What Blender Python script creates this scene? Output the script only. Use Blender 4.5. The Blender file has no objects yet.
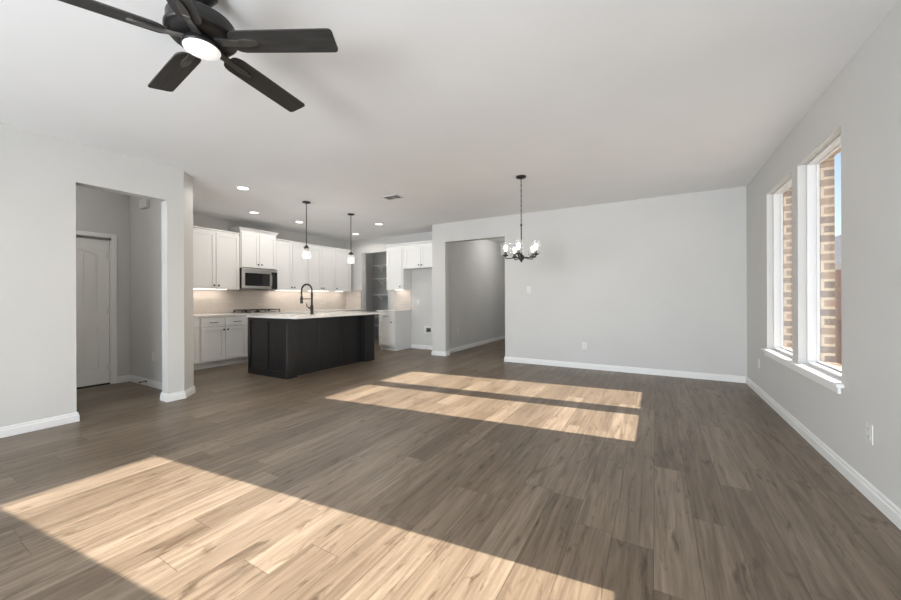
import bpy, bmesh, math
from mathutils import Vector, Matrix

S = bpy.context.scene
COL = S.collection
PI = math.pi
R = math.radians

# ---------------------------------------------------------------- camera
TH = 0.5180      # heading, left of +Y
ROLL = -0.003767
cam_d = bpy.data.cameras.new('camera')
cam = bpy.data.objects.new('camera', cam_d)
COL.objects.link(cam)
cam.location = (0, 0, 1.2)
_f = Vector((-math.sin(TH), math.cos(TH), 0))
_r = Vector((math.cos(TH), math.sin(TH), 0)) * math.cos(ROLL) + Vector((0, 0, 1)) * math.sin(ROLL)
_u = _r.cross(_f)
cam.rotation_euler = Matrix((_r, _u, -_f)).transposed().to_euler()
cam_d.sensor_fit = 'HORIZONTAL'
cam_d.sensor_width = 36
cam_d.lens = 359.29 / 901 * 36
cam_d.shift_y = -2.14 / 901
cam_d.clip_start = 0.05
cam_d.clip_end = 300
S.camera = cam

# ---------------------------------------------------------------- exposure
vs = S.view_settings
vs.view_transform = 'Standard'
vs.look = 'None'
vs.gamma = 1
vs.use_curve_mapping = False
vs.exposure = 0.44

# ---------------------------------------------------------------- sky
W = bpy.data.worlds.new('world')
S.world = W
W.use_nodes = True
wn = W.node_tree
wn.nodes.clear()
wo = wn.nodes.new('ShaderNodeOutputWorld')
wb = wn.nodes.new('ShaderNodeBackground')
ws = wn.nodes.new('ShaderNodeTexSky')
ws.sky_type = 'NISHITA'
ws.sun_disc = False
ws.sun_elevation = R(26.6)
ws.sun_rotation = R(84)
ws.air_density = 1.0
ws.dust_density = 1.5
wb.inputs['Strength'].default_value = 0.22
wn.links.new(ws.outputs['Color'], wb.inputs['Color'])
wn.links.new(wb.outputs['Background'], wo.inputs['Surface'])

# ---------------------------------------------------------------- sun
sd = bpy.data.lights.new('sun', 'SUN')
sd.energy = 18.5
sd.angle = R(0.4)
sd.color = (1.0, 0.94, 0.85)
sun = bpy.data.objects.new('sun', sd)
COL.objects.link(sun)
sun.location = (8, 3, 6)
sun.rotation_euler = Vector((-1, -0.105, -0.498)).to_track_quat('-Z', 'Y').to_euler()


# added fill lamps, standing in made-up window openings behind the camera
def area(name, loc, rot, sx, sy, power, col=(1, 1, 1)):
    d = bpy.data.lights.new(name, 'AREA')
    d.shape = 'RECTANGLE'
    d.size, d.size_y = sx, sy
    d.energy = power
    d.color = col
    d.spread = R(130)
    o = bpy.data.objects.new(name, d)
    COL.objects.link(o)
    o.location = loc
    o.rotation_euler = rot
    return o


area('rear_fill_light', (-1.0, -2.83, 1.35), (R(97), 0, R(-4)), 1.7, 2.0, 122, (0.90, 0.95, 1))
area('rear_fill_light', (-3.4, -2.83, 1.35), (R(97), 0, 0), 1.7, 2.0, 50, (0.90, 0.95, 1))


# ================================================================ materials
class NT:
    def __init__(s, name):
        s.m = bpy.data.materials.new(name)
        s.m.use_nodes = True
        s.t = s.m.node_tree
        s.b = s.t.nodes['Principled BSDF']
        s.x = -1200

    def n(s, typ, **kw):
        nd = s.t.nodes.new('ShaderNode' + typ)
        s.x += 60
        nd.location = (s.x, 0)
        for k, v in kw.items():
            setattr(nd, k, v)
        return nd

    def l(s, a, b):
        s.t.links.new(a, b)

    def val(s, inp, v):
        if hasattr(v, 'links') or hasattr(v, 'is_linked'):
            s.l(v, inp)
        else:
            inp.default_value = v

    def math(s, op, a, b=0.0, c=None):
        nd = s.n('Math', operation=op)
        s.val(nd.inputs[0], a)
        s.val(nd.inputs[1], b)
        if c is not None:
            s.val(nd.inputs[2], c)
        return nd.outputs[0]

    def coord(s, which='Object'):
        return s.n('TexCoord').outputs[which]

    def world(s):
        return s.n('NewGeometry').outputs['Position']

    def sep(s, v):
        nd = s.n('SeparateXYZ')
        s.l(v, nd.inputs[0])
        return nd.outputs

    def comb(s, x, y, z):
        nd = s.n('CombineXYZ')
        for i, v in enumerate((x, y, z)):
            s.val(nd.inputs[i], v)
        return nd.outputs[0]

    def noise(s, vec, scale, detail=3, rough=.5, dist=0.0):
        nd = s.n('TexNoise')
        s.l(vec, nd.inputs['Vector'])
        nd.inputs['Scale'].default_value = scale
        nd.inputs['Detail'].default_value = detail
        nd.inputs['Roughness'].default_value = rough
        nd.inputs['Distortion'].default_value = dist
        return nd.outputs['Fac']

    def white(s, vec):
        nd = s.n('TexWhiteNoise', noise_dimensions='3D')
        s.l(vec, nd.inputs['Vector'])
        return nd.outputs

    def ramp(s, fac, stops):
        nd = s.n('ValToRGB')
        s.l(fac, nd.inputs[0])
        e = nd.color_ramp.elements
        while len(e) > 1:
            e.remove(e[-1])
        e[0].position, e[0].color = stops[0][0], (*stops[0][1], 1)
        for p, c in stops[1:]:
            q = e.new(p)
            q.color = (*c, 1)
        return nd.outputs[0]

    def mix(s, fac, a, b, mode='MIX'):
        nd = s.n('Mix', data_type='RGBA', blend_type=mode)
        s.val(nd.inputs[0], fac)
        for i, v in ((6, a), (7, b)):
            if isinstance(v, tuple):
                nd.inputs[i].default_value = (*v, 1)
            else:
                s.l(v, nd.inputs[i])
        return nd.outputs[2]

    def bump(s, h, strength, dist=0.01):
        nd = s.n('Bump')
        s.l(h, nd.inputs['Height'])
        nd.inputs['Strength'].default_value = strength
        nd.inputs['Distance'].default_value = dist
        s.l(nd.outputs[0], s.b.inputs['Normal'])


def simple(name, col, rough=.5, metal=0., var=.04, scale=12, bump=0., spec=.5, stretch=None):
    t = NT(name)
    v = t.coord()
    if stretch:
        mp = t.n('Mapping')
        t.l(v, mp.inputs[0])
        mp.inputs['Scale'].default_value = stretch
        v = mp.outputs[0]
    f = t.noise(v, scale, 4)
    lo = tuple(max(0, c * (1 - var)) for c in col)
    hi = tuple(min(1, c * (1 + var)) for c in col)
    t.l(t.ramp(f, [(.3, lo), (.7, hi)]), t.b.inputs['Base Color'])
    t.b.inputs['Roughness'].default_value = rough
    t.b.inputs['Metallic'].default_value = metal
    t.b.inputs['Specular IOR Level'].default_value = spec
    if bump:
        t.bump(t.noise(v, scale * 14, 3), bump, .002)
    return t.m


def paint(name, col, bump=.12):
    t = NT(name)
    v = t.world()
    f = t.noise(v, 1.3, 2)
    t.l(t.ramp(f, [(.35, tuple(c * .985 for c in col)), (.65, tuple(c * 1.015 for c in col))]), t.b.inputs['Base Color'])
    t.b.inputs['Roughness'].default_value = .75
    t.b.inputs['Specular IOR Level'].default_value = .25
    t.bump(t.noise(v, 110, 4, .6), bump, .002)
    return t.m


M = {}
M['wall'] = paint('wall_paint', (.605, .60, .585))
M['ceil'] = paint('ceiling_paint', (.85, .86, .87), .2)
M['trim'] = simple('trim_paint', (.80, .80, .79), .35, var=.01, scale=3)
M['cab'] = simple('cabinet_paint', (.78, .78, .775), .35, var=.01, scale=3)
M['vinyl'] = simple('white_vinyl', (.68, .68, .68), .3, var=.01)
M['plastic'] = simple('white_plastic', (.72, .72, .71), .4, var=.01)
M['black'] = simple('black_metal', (.022, .021, .021), .38, var=.2, metal=.4)
M['bronze'] = simple('dark_bronze', (.045, .036, .030), .32, var=.2, metal=.7)
M['iron'] = simple('satin_dark_metal', (.16, .155, .15), .3, var=.1, metal=.8)
M['blade'] = simple('blade_wood', (.028, .027, .026), .55, var=.35, scale=5, stretch=(1, 8, 8))
M['steel'] = simple('brushed_steel', (.42, .41, .40), .34, metal=1, var=.08, scale=4, stretch=(1, 1, 40))
M['darkglass'] = simple('dark_glass', (.012, .012, .013), .06, var=.1)
M['gapdark'] = simple('dark_gap', (.03, .028, .026), .8, var=.1)
M['tiletrim'] = simple('tile_edge_trim', (.23, .15, .11), .4, var=.1)
M['island'] = simple('island_paint', (.011, .011, .012), .30, var=.35, scale=7, stretch=(6, 6, .8), bump=.05)
M['quartz'] = simple('quartz', (.78, .77, .75), .16, var=.03, scale=9)
M['fence'] = simple('fence_wood', (.17, .09, .055), .8, var=.3, scale=4, stretch=(8, 8, 1))
M['roof'] = simple('roof_shingle', (.10, .105, .12), .9, var=.35, scale=14)
M['fascia'] = simple('fascia_paint', (.55, .50, .44), .6)
M['grass'] = simple('dry_ground', (.32, .31, .28), .95, var=.2, scale=9)
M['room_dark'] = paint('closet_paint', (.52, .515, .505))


def floor_mat():
    t = NT('vinyl_plank')
    p = t.sep(t.world())
    PW, PL = .182, 1.24
    xr = t.math('DIVIDE', t.math('ADD', p[0], 20.03), PW)
    row = t.math('FLOOR', xr)
    xf = t.math('FRACT', xr)
    w1 = t.white(t.comb(row, 3.7, 1.1))[0]
    yr = t.math('DIVIDE', t.math('ADD', t.math('ADD', p[1], 40), t.math('MULTIPLY', w1, PL)), PL)
    cl = t.math('FLOOR', yr)
    yf = t.math('FRACT', yr)
    pid = t.white(t.comb(row, cl, 2.3))
    rnd = pid[0]
    pc = t.sep(pid[1])
    # grain runs along Y and starts anew on each plank
    ox = t.math('ADD', p[0], t.math('MULTIPLY', pc[0], 17))
    oy = t.math('ADD', p[1], t.math('MULTIPLY', pc[1], 29))
    v1 = t.comb(t.math('MULTIPLY', ox, 15.0), t.math('MULTIPLY', oy, .95), t.math('MULTIPLY', pc[2], 9))
    g1 = t.noise(v1, 1.6, 6, .62, .9)
    v2 = t.comb(t.math('MULTIPLY', ox, 70.0), t.math('MULTIPLY', oy, 2.4), 0.0)
    g2 = t.noise(v2, 1.0, 5, .6, .3)
    v3 = t.comb(t.math('MULTIPLY', ox, 14.0), t.math('MULTIPLY', oy, 3.0), 4.0)
    kn = t.noise(v3, 1.25, 4, .55, 1.2)
    base = t.ramp(rnd, [(0, (.138, .101, .068)), (.4, (.165, .123, .085)), (.7, (.186, .141, .099)), (1, (.212, .163, .117))])
    gm = t.ramp(g1, [(.27, (.54, .50, .46)), (.5, (.97, .97, .97)), (.70, (1.32, 1.34, 1.36))])
    c = t.mix(1.0, base, gm, 'MULTIPLY')
    gf = t.ramp(g2, [(.3, (.80, .79, .78)), (.6, (1.08, 1.08, 1.08))])
    c = t.mix(1.0, c, gf, 'MULTIPLY')
    kf = t.ramp(kn, [(.58, (1, 1, 1)), (.66, (.62, .57, .52)), (.74, (.30, .26, .23))])
    c = t.mix(.85, c, kf, 'MULTIPLY')
    # seams between planks
    ex = t.math('MULTIPLY', t.math('MINIMUM', xf, t.math('SUBTRACT', 1.0, xf)), PW)
    ey = t.math('MULTIPLY', t.math('MINIMUM', yf, t.math('SUBTRACT', 1.0, yf)), PL)
    e = t.math('MINIMUM', ex, ey)
    sm = t.n('MapRange')
    t.l(e, sm.inputs[0])
    sm.inputs[1].default_value = .0004
    sm.inputs[2].default_value = .0024
    sm.inputs[3].default_value = 0
    sm.inputs[4].default_value = 1
    c = t.mix(sm.outputs[0], t.mix(1.0, c, (.48, .46, .44), 'MULTIPLY'), c)
    t.l(c, t.b.inputs['Base Color'])
    rr = t.math('MULTIPLY_ADD', g2, .12, .34)
    t.l(rr, t.b.inputs['Roughness'])
    t.b.inputs['Specular IOR Level'].default_value = .5
    h = t.math('ADD', t.math('MULTIPLY', sm.outputs[0], 1.0), t.math('MULTIPLY', g2, .35))
    t.bump(h, .25, .0012)
    return t.m


M['floor'] = floor_mat()


def brick_mat(name, c1, c2, mortar, bw, bh, ms, off=(0, 0), rough=.85, bump=.6, u='sum', offset=.5, bias=0.):
    t = NT(name)
    p = t.sep(t.world())
    uu = t.math('ADD', p[0], p[1]) if u == 'sum' else p[u]
    vec = t.comb(t.math('ADD', uu, off[0]), t.math('ADD', p[2], off[1]), 0.0)
    b = t.n('TexBrick')
    b.offset = offset
    t.l(vec, b.inputs['Vector'])
    b.inputs['Color1'].default_value = (*c1, 1)
    b.inputs['Color2'].default_value = (*c2, 1)
    b.inputs['Mortar'].default_value = (*mortar, 1)
    b.inputs['Scale'].default_value = 1
    b.inputs['Mortar Size'].default_value = ms
    b.inputs['Mortar Smooth'].default_value = .1
    b.inputs['Bias'].default_value = bias
    b.inputs['Brick Width'].default_value = bw
    b.inputs['Row Height'].default_value = bh
    nz = t.noise(t.world(), 38, 4, .6)
    f = t.ramp(nz, [(.3, (.82, .80, .78)), (.7, (1.15, 1.12, 1.08))])
    t.l(t.mix(1.0, b.outputs['Color'], f, 'MULTIPLY') if bump > .3 else b.outputs['Color'], t.b.inputs['Base Color'])
    t.b.inputs['Roughness'].default_value = rough
    inv = t.math('SUBTRACT', 1.0, b.outputs['Fac'])
    t.bump(inv, bump, .006 if bump > .3 else .002)
    return t.m


M['brick'] = brick_mat('house_brick', (.14, .092, .062), (.33, .21, .125), (.56, .44, .31), .205, .0795, .012, off=(.118, .012))
M['brick_far'] = brick_mat('red_brick', (.26, .10, .055), (.36, .15, .085), (.42, .27, .20), .205, .079, .010)
M['tile'] = brick_mat('backsplash_tile', (.62, .565, .52), (.68, .63, .585), (.60, .555, .52), .20, .0665, .003, off=(0, .015), rough=.18, bump=.12)


def glass_mat(name, tint=(1, 1, 1), refl=1.0):
    t = NT(name)
    o = t.t.nodes['Material Output']
    t.t.nodes.remove(t.b)
    tr = t.n('BsdfTransparent')
    tr.inputs[0].default_value = (*tint, 1)
    gl = t.n('BsdfGlossy')
    gl.inputs['Roughness'].default_value = .02
    fr = t.n('Fresnel')
    fr.inputs[0].default_value = 1.45
    mx = t.n('MixShader')
    t.l(t.math('MULTIPLY', fr.outputs[0], refl), mx.inputs[0])
    t.l(tr.outputs[0], mx.inputs[1])
    t.l(gl.outputs[0], mx.inputs[2])
    t.l(mx.outputs[0], o.inputs[0])
    return t.m


M['glass'] = glass_mat('window_glass', refl=.35)


def seeded_glass():
    t = NT('seeded_glass')
    o = t.t.nodes['Material Output']
    t.t.nodes.remove(t.b)
    tr = t.n('BsdfTransparent')
    tr.inputs[0].default_value = (.985, .985, .985, 1)
    df = t.n('BsdfDiffuse')
    df.inputs[0].default_value = (.85, .86, .86, 1)
    tl = t.n('BsdfTranslucent')
    tl.inputs[0].default_value = (.85, .86, .86, 1)
    gl = t.n('BsdfGlossy')
    gl.inputs['Roughness'].default_value = .05
    a = t.n('MixShader')
    a.inputs[0].default_value = .5
    t.l(df.outputs[0], a.inputs[1])
    t.l(tl.outputs[0], a.inputs[2])
    b = t.n('MixShader')
    nz = t.noise(t.coord(), 60, 3, .6)
    t.l(t.math('MULTIPLY_ADD', nz, .36, .0), b.inputs[0])
    t.l(tr.outputs[0], b.inputs[1])
    t.l(a.outputs[0], b.inputs[2])
    fr = t.n('Fresnel')
    fr.inputs[0].default_value = 1.5
    c = t.n('MixShader')
    t.l(t.math('MULTIPLY', fr.outputs[0], .45), c.inputs[0])
    t.l(b.outputs[0], c.inputs[1])
    t.l(gl.outputs[0], c.inputs[2])
    t.l(c.outputs[0], o.inputs[0])
    return t.m


M['shade'] = seeded_glass()


def emit(name, col, st):
    t = NT(name)
    nz = t.noise(t.coord(), 6, 1)
    t.l(t.ramp(nz, [(.3, tuple(c * .98 for c in col)), (.7, col)]), t.b.inputs['Emission Color'])
    t.b.inputs['Base Color'].default_value = (*[c * .8 for c in col], 1)
    t.b.inputs['Emission Strength'].default_value = st
    return t.m


M['lamp'] = emit('lamp_diffuser', (1, .97, .92), 3.0)
M['bulb'] = emit('bulb_glow', (1, .94, .85), 3.0)
M['fanlight'] = emit('fan_light_lens', (1, .98, .95), .40)
M['strip'] = emit('strip_light', (1, .92, .82), 3.0)


# ================================================================ mesh helper
class MB:
    def __init__(s):
        s.v = []
        s.f = []
        s.sm = []

    def add(s, vs_, fs, smooth=False, mat=None):
        n = len(s.v)
        if mat is not None:
            vs_ = [mat @ Vector(v) for v in vs_]
        s.v += [tuple(v) for v in vs_]
        s.f += [[i + n for i in f] for f in fs]
        s.sm += [smooth] * len(fs)
        return s

    def box(s, x0, x1, y0, y1, z0, z1, bev=0., mat=None):
        if x0 > x1: x0, x1 = x1, x0
        if y0 > y1: y0, y1 = y1, y0
        if z0 > z1: z0, z1 = z1, z0
        if bev <= 0:
            v = [(x, y, z) for z in (z0, z1) for y in (y0, y1) for x in (x0, x1)]
            f = [(0, 2, 3, 1), (4, 5, 7, 6), (0, 1, 5, 4), (2, 6, 7, 3), (0, 4, 6, 2), (1, 3, 7, 5)]
            return s.add(v, f, False, mat)
        bm = bmesh.new()
        bmesh.ops.create_cube(bm, size=1)
        for q in bm.verts:
            q.co = Vector(((x0 + x1) / 2 + q.co.x * (x1 - x0), (y0 + y1) / 2 + q.co.y * (y1 - y0), (z0 + z1) / 2 + q.co.z * (z1 - z0)))
        b = min(bev, .49 * min(x1 - x0, y1 - y0, z1 - z0))
        bmesh.ops.bevel(bm, geom=bm.edges[:], offset=b, segments=2, affect='EDGES', profile=.6)
        bm.verts.index_update()
        s.add([q.co.copy() for q in bm.verts], [[q.index for q in f.verts] for f in bm.faces], False, mat)
        bm.free()
        return s

    def prism(s, poly, z0, z1, mat=None):
        n = len(poly)
        ar = sum(poly[i][0] * poly[(i + 1) % n][1] - poly[(i + 1) % n][0] * poly[i][1] for i in range(n))
        if ar < 0:
            poly = poly[::-1]
        v = [(x, y, z0) for x, y in poly] + [(x, y, z1) for x, y in poly]
        f = [list(range(n))[::-1], list(range(n, 2 * n))]
        f += [(i, (i + 1) % n, (i + 1) % n + n, i + n) for i in range(n)]
        return s.add(v, f, False, mat)

    def lathe(s, prof, seg=32, mat=None, caps=True, smooth=True):
        v = []
        for r, z in prof:
            for k in range(seg):
                a = 2 * PI * k / seg
                v.append((r * math.cos(a), r * math.sin(a), z))
        f = []
        for i in range(len(prof) - 1):
            for k in range(seg):
                k2 = (k + 1) % seg
                f.append((i * seg + k, i * seg + k2, (i + 1) * seg + k2, (i + 1) * seg + k))
        s.add(v, f, smooth, mat)
        if caps:
            n = len(prof)
            for i, rev in ((0, True), (n - 1, False)):
                if prof[i][0] > 1e-4:
                    vv = v[i * seg:(i + 1) * seg]
                    s.add(vv, [list(range(seg))[::-1] if rev else list(range(seg))], False, mat)
        return s

    def tube(s, pts, r, seg=10, closed=False, caps=True):
        pts = [Vector(p) for p in pts]
        n = len(pts)
        rs = r if isinstance(r, (list, tuple)) else [r] * n
        up = None
        rings = []
        for i, p in enumerate(pts):
            if closed:
                t = (pts[(i + 1) % n] - pts[i - 1]).normalized()
            else:
                t = (pts[min(i + 1, n - 1)] - pts[max(i - 1, 0)]).normalized()
            if up is None:
                up = Vector((0, 0, 1)) if abs(t.z) < .9 else Vector((1, 0, 0))
            a = (up - t * up.dot(t)).normalized()
            up = a
            b = t.cross(a)
            rings.append([p + (a * math.cos(2 * PI * k / seg) + b * math.sin(2 * PI * k / seg)) * rs[i] for k in range(seg)])
        v = [q for g in rings for q in g]
        f = []
        for i in range(n if closed else n - 1):
            j = (i + 1) % n
            for k in range(seg):
                k2 = (k + 1) % seg
                f.append((i * seg + k, i * seg + k2, j * seg + k2, j * seg + k))
        s.add(v, f, True)
        if caps and not closed:
            s.add(rings[0], [list(range(seg))[::-1]])
            s.add(rings[-1], [list(range(seg))])
        return s

    def build(s, name, mat, parent=None, origin=None):
        me = bpy.data.meshes.new(name)
        vv = s.v
        if origin is not None:
            ox, oy, oz = origin
            vv = [(x - ox, y - oy, z - oz) for x, y, z in vv]
        me.from_pydata(vv, [], s.f)
        me.materials.append(M[mat])
        me.update()
        for p, q in zip(me.polygons, s.sm):
            p.use_smooth = q
        bm = bmesh.new()
        bm.from_mesh(me)
        bmesh.ops.recalc_face_normals(bm, faces=bm.faces[:])
        bm.to_mesh(me)
        bm.free()
        o = bpy.data.objects.new(name, me)
        COL.objects.link(o)
        if origin is not None:
            o.location = origin
        if parent is not None:
            o.parent = parent
        return o


def struct(o):
    o['kind'] = 'structure'
    return o


def tag(o, label, cat, group=None):
    o['label'] = label
    o['category'] = cat
    if group:
        o['group'] = group
    return o


def thing(name, label, cat, loc=(0, 0, 0), rz=0., group=None):
    o = bpy.data.objects.new(name, None)
    o.empty_display_size = .1
    COL.objects.link(o)
    o.location = loc
    o.rotation_euler = (0, 0, rz)
    return tag(o, label, cat, group)


def copy_tree(o, parent=None):
    c = o.copy()
    COL.objects.link(c)
    if parent is not None:
        c.parent = parent
    for ch in list(o.children):
        copy_tree(ch, c)
    return c


# ================================================================ the setting
CZ = 2.74          # ceiling height
XR = 1.105         # right wall, room face
XL = -4.94         # left wall, room face
YB = 6.377         # dining end wall, room face
YK = 7.03          # kitchen end wall, room face
XK = -7.26         # kitchen side wall, room face
OPEN = 2.352       # cased-opening height

struct(MB().box(-8.2, XR, -2.95, 11.4, -.06, 0).build('floor', 'floor'))
struct(MB().box(-8.2, 1.345, -2.95, 11.4, CZ, CZ + .1).build('ceiling', 'ceil'))

# right wall with three window openings
WZ0, WZ1 = .600, 2.365
WINS = [(4.47, 5.34), (3.455, 4.315), (.945, 1.80)]
HEAD = {4.47: WZ1, 3.455: WZ1, .945: 2.285}


def wall_x(mb, x0, x1, ya, yb, holes, z0, z1, top):
    holes = sorted(holes)
    y = ya
    for a, b in holes:
        mb.box(x0, x1, y, a, 0, top)
        mb.box(x0, x1, a, b, 0, z0)
        mb.box(x0, x1, a, b, HEAD[a], top)
        y = b
    mb.box(x0, x1, y, yb, 0, top)
    return mb


struct(wall_x(MB(), XR, 1.2395, -2.95, YB + .14, WINS, WZ0, WZ1, CZ).build('wall_right', 'wall'))
BH = [(a + .045, b - .045, HEAD[a] + .025) for a, b in WINS]
mb = MB()
y = -3.0
for a, b, zt in sorted(BH):
    mb.box(1.241, 1.327, y, a, -.4, 3.0)
    mb.box(1.241, 1.327, a, b, -.4, .64)
    mb.box(1.241, 1.327, a, b, zt, 3.0)
    y = b
mb.box(1.241, 1.327, y, 6.9, -.4, 3.0)
struct(mb.build('wall_outside', 'brick'))

# dining end wall with the hallway opening
mb = MB()
mb.box(-4.075, -3.757, YB, YB + .14, 0, CZ)
mb.box(-3.757, -2.455, YB, YB + .14, OPEN, CZ)
mb.box(-2.455, XR, YB, YB + .14, 0, CZ)
struct(mb.build('wall_back', 'wall'))
# wall between fridge nook and hallway, and the hallway itself
struct(MB().box(-4.075, -3.87, YB + .14, 11.2, 0, CZ).build('wall_hallway_left', 'wall'))
struct(MB().box(-2.44, -2.3, YB + .14, 11.2, 0, CZ).build('wall_hallway_right', 'wall'))
struct(MB().box(-4.075, -2.3, 11.2, 11.34, 0, CZ).build('wall_hallway_end', 'wall'))

# kitchen end wall with the pantry opening
PX0, PX1 = -6.67, -5.80
mb = MB()
mb.box(XK - .14, PX0, YK, YK + .13, 0, CZ)
mb.box(PX0, PX1, YK, YK + .13, 2.37, CZ)
mb.box(PX1, -4.075, YK, YK + .13, 0, CZ)
struct(mb.build('wall_kitchen_end', 'wall'))
struct(MB().box(XK - .14, XK, 2.25, YK, 0, CZ).build('wall_kitchen_side', 'wall'))
mb = MB()
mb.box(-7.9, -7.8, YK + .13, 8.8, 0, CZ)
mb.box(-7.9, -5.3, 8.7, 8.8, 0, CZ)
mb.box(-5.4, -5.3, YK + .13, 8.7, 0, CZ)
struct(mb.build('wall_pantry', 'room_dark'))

# left wall, the opening into the side hall, the clipped-corner partition
struct(MB().box(XL - .14, XL, -2.95, 1.245, 0, CZ).build('wall_left', 'wall'))
mb = MB()
mb.box(XL - .14, XL, 1.245, 2.005, OPEN, CZ)
mb.prism([(XL, 2.005), (XL, 2.175), (-5.12, 2.358), (-7.40, 2.358), (-7.40, 2.25), (XL - .14, 2.25), (XL - .14, 2.005)], 0, CZ)
struct(mb.build('wall_partition', 'wall'))
DY0, DY1 = 1.262, 2.024
mb = MB()
HX = -6.69
mb.box(HX - .12, HX, -.6, DY0 - .02, 0, CZ)
mb.box(HX - .12, HX, DY1 + .02, 2.25, 0, CZ)
mb.box(HX - .12, HX, DY0 - .02, DY1 + .02, 2.03, CZ)
struct(mb.build('wall_hall_far', 'wall'))
struct(MB().box(HX, XL - .14, -.7, -.6, 0, CZ).build('wall_hall_near', 'wall'))

# rear wall behind the camera, with two tall openings added for the fill lamps
mb = MB()
mb.box(XL, -4.3, -2.95, -2.8, 0, CZ)
mb.box(-2.5, -1.9, -2.95, -2.8, 0, CZ)
mb.box(-.1, XR, -2.95, -2.8, 0, CZ)
for a, b in ((-4.3, -2.5), (-1.9, -.1)):
    mb.box(a, b, -2.95, -2.8, 2.45, CZ)
    mb.box(a, b, -2.95, -2.8, 0, .25)
struct(mb.build('wall_rear', 'wall'))


# ---- baseboards: a stepped profile swept along the foot of the walls
def baseboard(name, pts, h=.092):
    """room lies on the left of the direction of travel"""
    prof = [(0, 0), (.016, 0), (.016, h * .68), (.011, h * .74), (.011, h * .93), (.006, h), (0, h)]
    P = [Vector(p) for p in pts]
    n = len(P)
    offs = []
    for i in range(n):
        ds = []
        if i > 0: ds.append((P[i] - P[i - 1]).normalized())
        if i < n - 1: ds.append((P[i + 1] - P[i]).normalized())
        ns = [Vector((-d.y, d.x)) for d in ds]
        if len(ns) == 1:
            offs.append(ns[0])
        else:
            m = (ns[0] + ns[1]).normalized()
            offs.append(m / max(.3, m.dot(ns[0])))
    v = []
    for i in range(n):
        for d, z in prof:
            q = P[i] + offs[i] * (d + .0005)
            v.append((q.x, q.y, z + .0005))
    k = len(prof)
    f = []
    for i in range(n - 1):
        for j in range(k):
            j2 = (j + 1) % k
            f.append((i * k + j, i * k + j2, (i + 1) * k + j2, (i + 1) * k + j))
    f.append(list(range(k)))
    f.append(list(range((n - 1) * k, n * k))[::-1])
    return struct(MB().add(v, f).build(name, 'trim'))


baseboard('baseboard_right', [(XR, -2.8), (XR, YB - .017)])
baseboard('baseboard_back', [(XR - .017, YB), (-2.455, YB), (-2.455, YB + .12)])
baseboard('baseboard_post', [(-3.87, 11.18), (-3.87, YB + .1405), (-3.757, YB + .1405), (-3.757, YB), (-4.075, YB), (-4.075, YK - .001)])
baseboard('baseboard_nook', [(-4.093, YK), (-5.085, YK)])
baseboard('baseboard_left', [(XL - .14, 1.245), (XL, 1.245), (XL, -2.8)])
baseboard('baseboard_partition', [(-5.5, 2.358), (-5.12, 2.358), (XL, 2.175), (XL, 2.005), (XL - .14, 2.005), (XL - .14, 2.25), (HX + .017, 2.25)])
baseboard('baseboard_hall', [(HX, 2.249), (HX, DY1 + .078)])

# ---- windows: deep white vinyl frames, inner sash, one pane each
for i, (a, b) in enumerate(WINS):
    x0, x1 = XR + .054, XR + .1335
    z0, z1 = WZ0 + .0065, HEAD[a] - .001
    a += .001
    b -= .001
    t = .028
    mb = MB()
    mb.box(x0, x1, a, a + t, z0, z1, .003)
    mb.box(x0, x1, b - t, b, z0, z1, .003)
    mb.box(x0, x1, a + t, b - t, z0, z0 + t - .006, .003)
    mb.box(x0, x1, a + t, b - t, z1 - t + .014, z1, .003)
    # raised inner lip of the frame
    w = struct(mb.build('window_%d' % (i + 1), 'vinyl'))
    mb = MB()
    a2, b2, c2, d2 = a + t, b - t, z0 + t - .006, z1 - t + .014
    q = .012
    mb.box(XR + .112, XR + .132, a2, a2 + q, c2, d2, .002)
    mb.box(XR + .112, XR + .132, b2 - q, b2, c2, d2, .002)
    mb.box(XR + .112, XR + .132, a2 + q, b2 - q, c2, c2 + q, .002)
    mb.box(XR + .112, XR + .132, a2 + q, b2 - q, d2 - q + .006, d2, .002)
    mb.build('window_sash', 'vinyl', w)
    MB().box(XR + .120, XR + .124, a2 + q - .004, b2 - q + .004, c2 + q - .004, d2 - q + .01).build('window_pane', 'glass', w)
# one continuous sill with apron under the pair
mb = MB()
mb.box(XR - .041, XR - .0005, 3.41, 5.42, .580, .606, .004)
mb.box(XR - .006, XR + .0535, 3.457, 4.313, .6005, .6059)
mb.box(XR - .006, XR + .0535, 4.472, 5.338, .6005, .6059)
mb.box(XR - .018, XR - .0005, 3.46, 5.37, .53, .5795, .003)
struct(mb.build('trim_1', 'trim'))
mb = MB()
mb.box(XR - .041, XR - .0005, .90, 1.845, .580, .606, .004)
mb.box(XR - .006, XR + .0535, .947, 1.798, .6005, .6059)
mb.box(XR - .018, XR - .0005, .93, 1.815, .53, .5795, .003)
struct(mb.build('trim_4', 'trim'))

# ---- hall door with arched panel and plank grooves
DZ = 2.03
mb = MB()
yw = DY1 - DY0
dx0, dx1 = HX - .060, HX - .022
mb.box(dx0, dx1 - .014, DY0, DY1, .022, DZ)
st = .115
F = dx1


def slab(y0, y1, z0, z1):
    mb.box(F - .014, F, y0, y1, z0, z1)


slab(DY0, DY0 + st, .022, DZ)
slab(DY1 - st, DY1, .022, DZ)
slab(DY0 + st, DY1 - st, .022, .235)
slab(DY0 + st, DY1 - st, .81, 1.03)
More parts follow.
